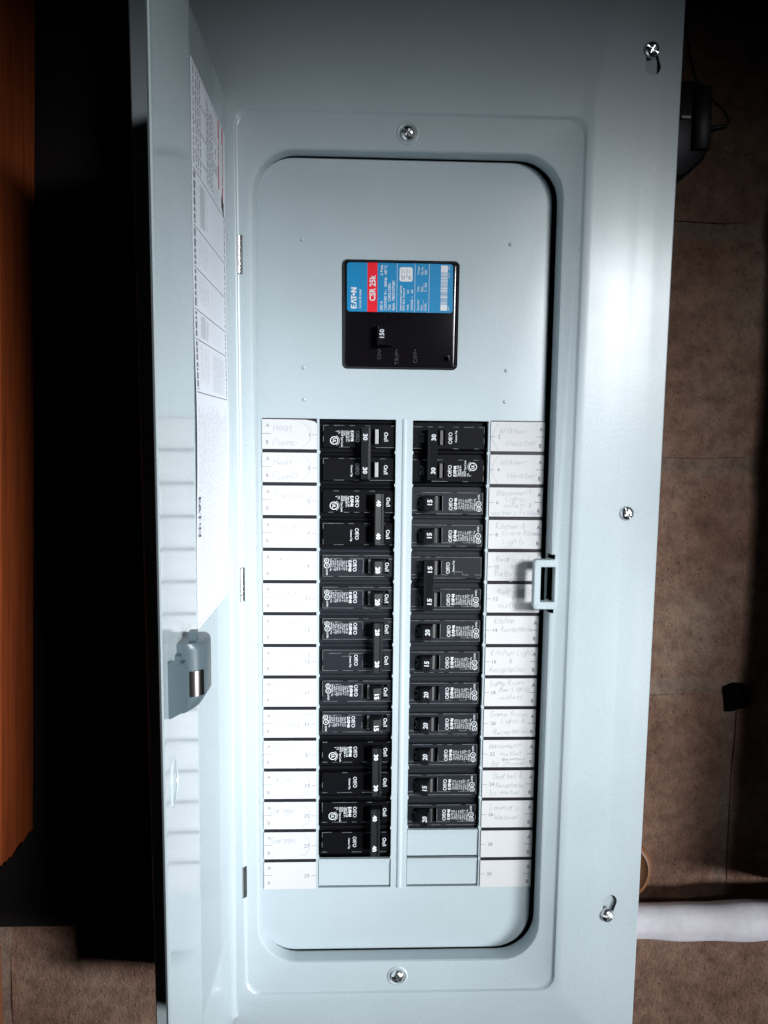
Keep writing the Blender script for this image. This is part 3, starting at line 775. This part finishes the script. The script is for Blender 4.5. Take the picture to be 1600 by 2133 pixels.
def single(num, amps, left, i, label):
    z = ZL(i) if left else ZR(i)
    o = place('single_pole_breaker', left, z, label, GRP1)
    du, dv = brng.uniform(-1.2, 1.2), brng.uniform(-.35, .35)
    b = MB(); shoulder(b, CHAR, -12.5, 12.5); plateau(b, CHAR, 0, [(34.6, 54.2, -6, 5.7)])
    rail(b, 11.2, CHAR); edge_lines(b, 0, True, WORNHL, brng, .86)
    bld(b, 'body', o, 30, fix=False)
    h = handle_single(amps); b2 = h.build('handle', o, 25, origin=(0,0,0))
    b2.rotation_euler = (0, 0, R(brng.uniform(-1.5, 1.5)))
    n = MB(); t = (48.8-43.2); nrm = Vector((1.6, -t, 0)).normalized(); up = Vector((t, 1.6, 0)).normalized()
    mid = Vector((43.9, -7.4, 0)) + nrm*.09
    text(n, amps, mid + Vector((0, 0, -1.6 + brng.uniform(-.3, .3))), NZ, up, 3.5, PRINT, 5.0 if amps != '15' else 4.2, .03, 'C')
    n.build('amp_rating', b2, 0, origin=(0,0,0), fix=False)
    f_ = MB(); f_.box(38.5, 40.3, 1.6, 2.5, -5.6, 5.4, FLAGD); f_.build('trip_flag', o, 0, origin=(0,0,0))
    p = single_print(amps, du, dv, None)
    bld(p, 'printed_lettering', o, 0, False)
    q = MB(); txt(q, 'On/I', 50.6 if left else 50.4, -.6 if left else .8, 2.9, PRINT if left else PRINTG, 2.9, 7.0, .012)
    if left: q.v = [(x+1.0, y, v) for x, y, v in q.v]
    bld(q, 'on_mark', o, 0, False)
    return o
def double(nums, amps, left, i, label, cfg):
    z = ((ZL if left else ZR)(i) + (ZL if left else ZR)(i+1)) / 2
    o = place('two_pole_breaker', left, z, label, GRP2)
    pk = CHAR if cfg.get('charcoal') else BLACK
    pv = (12.7, -12.7)
    u0 = cfg['tie']; u1 = u0+7.2
    b = MB(); shoulder(b, pk, -25.1, 25.1)
    for v in pv:
        plateau(b, pk, v, [cfg['well']]); edge_lines(b, v, cfg.get('charcoal', False), WORNHL, brng, .86 if cfg.get('charcoal') else .42)
        rail(b, v+11.2, pk)
    bld(b, 'body', o, 30, False)
    h = MB(); tl = cfg.get('tilt', 1)
    ya, yb_ = (-7.4, -6.7) if tl > 0 else (-6.7, -7.4)
    h.prism([(u0, ya+.8), (u0+.7, ya), (u1-2.0, yb_+.25*tl), (u1-1.9, yb_-.5), (u1-.4, yb_-.3), (u1, yb_+.5), (u1, -2), (u0, -2)], 'z', -19.6, 19.6, HAND)
    for v in pv: h.prism([(u0+1, -3), (u1-1, -3), (u1+1.2, 12), (u0-1.2, 12)], 'z', v-5, v+5, HAND)
    bar = bld(h, 'tie_handle', o, 25)
    nm = MB(); up = Vector((u1-2.0-u0-.7, yb_+.25*tl-ya, 0)).normalized(); nr = Vector((up.y, -up.x, 0))
    base = Vector((u0+.7, ya, 0)) + nr*.1 + up*.7
    for v in pv: text(nm, amps, base + Vector((0, 0, v-.3)), NZ, up, 3.2, PRINT, 5.0, .03, 'C')
    nm.build('amp_rating', bar, 0, origin=(0,0,0), fix=False)
    if cfg.get('flag'):
        for v in pv:
            f_ = MB(); a, c_, m_ = cfg['flag']; f_.cbox(a, c_, .5, 6, v-5.6, v+5.6, m_, .3); f_.build('trip_flag', o, 0, origin=(0,0,0))
    p = MB()
    for v in pv:
        # the half with the maker's print is the upper one on the left, the lower one on the right
        if cfg.get('charcoal') and v > 0: q = single_print(amps, cfg.get('du', 0), 0, None); q.v = [(x, y, zz+v) for x, y, zz in q.v]
        else: q = double_print(v, v > 0, PRINT, PRINT, cfg.get('du', 0))
        merge(p, q)
        q = MB(); txt(q, 'On/I', cfg.get('on', 51.2), v, 2.9, PRINTG if not left else PRINT, 2.9, 7.0, .012); merge(p, q)
    bld(p, 'printed_lettering', o, 0, False)
    return o
STD = dict(tie=42.8, well=(36, 51.0, -6, 5.7), on=52.0)
double((1, 3), '30', True, 0, 'black two pole 30 amp breaker beside the Heat Pump cards, handle midway', dict(tie=32.2, well=(32, 46.5, -6, 5.7), flag=(42.6, 45.4, FLAG), tilt=-1, on=49.8))
double((5, 7), '40', True, 2, 'black two pole 40 amp breaker beside the Range cards', dict(STD))
single(9, '20', True, 4, 'charcoal single pole 20 amp breaker beside the Furnace card')
single(11, '20', True, 5, 'charcoal single pole 20 amp breaker beside the General outlet card')
double((13, 15), '20', True, 6, 'charcoal two pole 20 amp breaker beside the Downstairs Stove cards', dict(tie=42.8, well=(34.6, 51, -6, 5.7), charcoal=True, on=52.0))
single(17, '15', True, 8, 'charcoal single pole 15 amp breaker beside the Basement Lights Fridge card')
single(19, '15', True, 9, 'charcoal single pole 15 amp breaker beside the Front Room Receptacles card')
double((21, 23), '30', True, 10, 'black two pole 30 amp breaker beside the Dryer cards', dict(STD))
double((25, 27), '40', True, 12, 'black two pole 40 amp breaker beside the Garage cards above a blank filler', dict(STD, tie=42.2))
double((2, 4), '30', False, 0, 'black two pole 30 amp breaker beside the Water Heater cards, top of right column', dict(tie=40.2, well=(33.5, 47.5, -6, 5.7), flag=(35.2, 37.6, FLAGD), on=49.6))
single(6, '15', False, 2, 'charcoal single pole 15 amp breaker beside the Basement Lights outlets card')
single(8, '15', False, 3, 'charcoal single pole 15 amp breaker beside the Kitchen and Front Room Lights card')
double((10, 12), '15', False, 4, 'charcoal two pole 15 amp breaker beside the two Bedroom cards', dict(tie=41.4, well=(34.6, 49, -6, 5.7), charcoal=True, on=50.2, flag=(38.0, 40.2, FLAGD)))
for k, (num, amps, s) in enumerate(((14, '20', 'Kitchen Receptacle card 14'), (16, '15', 'Kitchen Light and Receptacles card'), (18, '20', 'Game Room Bar Lights card'), (20, '20', 'Game Room Lights and Receptacles card'),
                           (22, '20', 'Basement outlet by Shower card'), (24, '15', 'Doorbell and Receptacle by meter card'), (26, '20', 'Laundry Washer card, lowest on the right'))):
    single(num, amps, False, 6+k, 'charcoal single pole %s amp breaker beside the %s' % (amps, s))

# ---- main breaker
mbk = empty('main_breaker', (62, 0, 90), 'black 150 amp main breaker with a blue and red label above the breaker columns', 'main breaker')
b = MB()
b.loops([rloop(18.4, 18.9, 106.4, 106.1, 131.0, 50.7, 3.6, 12), rloop(18.4, 18.9, 106.4, 106.1, 131.0, 50.7, 3.6, .2), rloop(19.1, 19.6, 105.6, 105.3, 130.2, 51.5, 3.2, -.9)], GLOSSK, cap0=True)
b.loops([rloop(19.1, 19.6, 105.6, 105.3, 130.2, 51.5, 3.2, -.9), rloop(19.6, 20.1, 104.2, 103.8, 129.8, 52.1, 3.0, -2.0), rloop(20.2, 20.7, 103.4, 103.0, 129.4, 52.6, 2.6, -2.2)], GLOSSK, cap1=True)
b.build('case', mbk, 50)
b = MB(); b.prism([(21.5, 92.0), (102.6, 92.0), (102.6, 91.5), (21.5, 91.5)], 'y', -2.45, -2.15, WORNHL); 
b = MB()   # handle well and toggle
b.box(40, 80, -2.6, -2.25, 66.6, 83.5, GLOSSK)
b.build('handle_well', mbk, 0)
b = MB(); b.prism([(44.2, -2.3), (45.0, -11), (50.8, -12.2), (51.6, -10.8), (57, -3.4), (57.6, -2.3)], 'z', 67.2, 82.0, GLOSSK)
tg = b.build('toggle', mbk, 25)
n_ = MB(); text(n_, '150', (49.9, -12.22, 72.4), Z_, NX, 3.2, PRINT, 6.2, .015); n_.build('amp_rating', tg, 0, origin=tuple(mbk['_o']), fix=False)
p = MB()
for s, u, z, l_ in (('ON•', 48.2, 57.6, 8.0), ('TRIP•', 61.6, 53.4, 11.8), ('OFF•', 75.6, 55.2, 10.0)): text(p, s, (u, -2.28, z), Z_, NX, 3.0, ENGR, l_, -.012)
p.build('engraved_marks', mbk, 0, fix=False)
b = MB(); b.lathe(97.6, -2.2, 58.4, [(3.2, .1), (3.0, -.5), (2.0, -.6), (1.5, .0)], GLOSSK, 16); b.build('rivet', mbk, 50)
lb = MB(); y = -2.32
lb.loops([rloop(22, 22.2, 101.7, 101.9, 128.7, 92.7, 2.2, -2.15), rloop(22, 22.2, 101.7, 101.9, 128.7, 92.7, 2.2, y)], BLUEL, cap0=True, cap1=True)
lab = lb.build('rating_label', mbk, 0)
q = MB(); y = -2.38
def bar_(u0, u1, z0, z1, m, yy=y): q.add([(u0, yy, z0), (u1, yy, z0), (u1, yy, z1), (u0, yy, z1)], [(0,1,2,3)], m)
bar_(37.4, 44.9, 92.6, 128.8, REDL)
for u in (59.6, 73.1, 83.8): bar_(u-.14, u+.14, 92.7, 128.7, PRINT)
def up_(s, u, z, cap, l_=None, bold=.01, m=PRINT, al='L'): text(q, s, (u, y-.05, z), Z_, NX, cap, m, l_, bold, al)
mk = MB(); makers_mark(mk, 0, 0, 15.6, 4.2, 0, PRINT)
q.add([(29.3 - x, y-.05, 94.9 - z) for x, _, z in mk.v], [f for f in mk.f], PRINT)
up_('Circuit Breaker', 32.7, 94.9, 1.75, 14.6); up_('CSR 25k', 43.3, 100.6, 4.2, 19.0, .03)
up_('150 A', 48.9, 94.0, 1.9, 6.8, .02); up_('2 Pole', 48.9, 119.5, 1.9, 7.6, .02)
up_('120/240 V~  60Hz  40°C', 51.9, 94.0, 1.9, 33.0, .02); up_('Cat.  CSR2150N', 54.9, 94.0, 1.9, 19.5, .02); up_('Style  7803C07G81', 57.9, 94.0, 1.9, 21.6, .02)
up_('Interrupting Capacity', 63.1, 94.0, 1.4, 18.5, .02); up_('RMS Sym. Ampere', 65.4, 94.0, 1.4, 16.5, .02)
up_('Volt            kA', 68.5, 94.0, 1.4, 15.6, .02); up_('120/240 ~   25', 71.7, 94.0, 1.5, 15.4, .02)
up_('Terminal', 76.3, 94.0, 1.3, 8, .02); up_('Wire', 78.9, 94.0, 1.3, 4.2, .02); up_('CU/AL', 81.9, 94.0, 1.4, 5.8, .02)
up_('Wire', 76.3, 108.0, 1.3, 4.2, .02); up_('Size', 78.9, 108.0, 1.3, 4, .02); up_('2 - 300', 81.9, 108.0, 1.4, 6.6, .02)
up_('Torque', 76.3, 120.5, 1.3, 6, .02); up_('Lb. In.', 78.9, 120.5, 1.3, 6, .02); up_('250', 81.9, 120.5, 1.4, 3.4, .02)
for za, zb_ in ((94, 102), (108, 114.5), (120.5, 127)): bar_(79.6, 79.75, za, zb_, PRINT, y-.04)
rl = rloop(61.4, 61.4, 71.3, 71.3, 125.8, 115.3, 1.6, y-.04, 5); q.add(rl, [list(range(len(rl)))], PRINT)
for k in range(4): 
    for zz in (116.5, 120.0): bar_(63.0+k*1.9, 63.35+k*1.9, zz+1.6, zz+3.2 if k % 2 else zz+4.4, INKG, y-.07)
for u, z in ((64.2, 117.8), (69.0, 117.8)):
    a = len(q.v); ringmark(q, u, z, .75, 1.05, y-.08, INKG, seg=14)
bar_(92.6, 97.7, 94.4, 98.8, PRINT, y-.04); bar_(92.6, 97.7, 122.6, 127.6, PRINT, y-.04)
br = random.Random(5); z = 99.2
while z < 122:
    w_ = br.choice((.28, .28, .55, .8)); bar_(92.6, 97.7, z, min(z+w_, 122.3), PRINT, y-.04); z += w_ + br.choice((.25, .3, .5))
up_('BAC', 99.2, 94.6, 1.0, 2.8, .02); up_('1413', 99.2, 118.6, 1.0, 3.6, .02); up_('H03', 99.2, 124.6, 1.0, 2.6, .02)
q.build('label_print', lab, 0, origin=tuple(mbk['_o']), fix=False)

# ================================================================== things round the panel
ad = empty('power_adapter', (300, WY, 212), 'black plug-in power adapter hanging behind the upper right edge of the panel', 'power adapter')
b = MB(); P = [(262, 286), (299, 287.5), (308, 283), (315, 274), (316, 240), (311, 226), (296, 212), (262, 200)]
def prf(k, y): 
    cx, cz = 288, 246
    return [(cx+(x-cx)*k, y, cz+(z-cz)*k) for x, z in P]
b.loops([prf(1, WY-1), prf(1, 50), prf(.97, 46.5), prf(.9, 44.5)], RUBBER, cap0=True, cap1=True); b.build('case', ad, 50)
b = MB(); b.cbox(299, 313, 41.5, 44.6, 232, 282, RUBBER, 1.2); b.build('face_pad', ad, 50)
b = MB(); b.box(289, 296.5, 42.6, 44.4, 256.2, 258.0, FLAG); b.build('white_tab', ad, 0)
b = MB(); b.tube([(284, 62, 345), (296.5, 62, 336), (301, 61, 312), (305, 60, 297), (312, 60, 284.5), (322, 60, 277.5), (331, 60, 270), (336.5, 60, 262.5), (333, 60, 257.5), (322, 61, 255.5), (312, 63, 257)],
                 [1.2]*7+[1.6, 1.8, 2.6, 3.6], RUBBER, 8); b.build('cord', ad, 60)
b = MB(); L_ = []; cr_ = random.Random(17); ph = [cr_.uniform(0, 6.28) for _ in range(6)]
for k in range(49):       # flattened, creased sheath
    t = k/48; x_ = 240 + 300*t
    zc_ = -440.5 + 9.0*t*t + 1.6*math.sin(7*t+1.0) ; ring_ = []
    r_ = 17.6 + 1.0*math.sin(9*t + ph[0]) + .5*math.sin(31*t + ph[1])
    for q in range(24):
        a = 2*math.pi*q/24                                      # a = 0 faces the room
        d_ = math.degrees(a)
        crease = 1.9*math.exp(-((d_-(318 + 9*math.sin(6*t+ph[2])))/11)**2) + 1.2*math.exp(-((d_-(28 + 14*math.sin(11*t+ph[3])))/9)**2)*(.5+.5*math.sin(17*t+ph[4]))
        rr_ = r_ - crease + .35*math.sin(23*t + 3*a + ph[5])
        ring_.append((x_, 60 - rr_*.70*math.cos(a), zc_ + rr_*math.sin(a)))
    L_.append(ring_)
b.loops(L_, PIPE, cap0=True, cap1=True)
tag(b.build('cable', None, 60, (390, 60, -439)), 'thick whitish cable running to the right out from behind the panel', 'cable')
b = MB(); b.lathe(272, 62, -392, [(26, 20), (30, 18), (31, 4), (29.5, 0), (26, -1.5), (24, .5), (4, 1.5)], OCHRE, 36)
tag(b.build('pipe_cap', None, 50, (272, WY, -392)), 'round ochre cap half hidden behind the lower right edge of the panel', 'pipe cap')

for o in bpy.data.objects:
    if o.name.split('.')[0] in ('printed_lettering', 'printed_number', 'handwriting', 'printed_matter', 'label_print', 'amp_rating', 'on_mark', 'engraved_marks'): o['kind'] = 'stuff'
for o in bpy.data.objects:
    if '_o' in o: del o['_o']
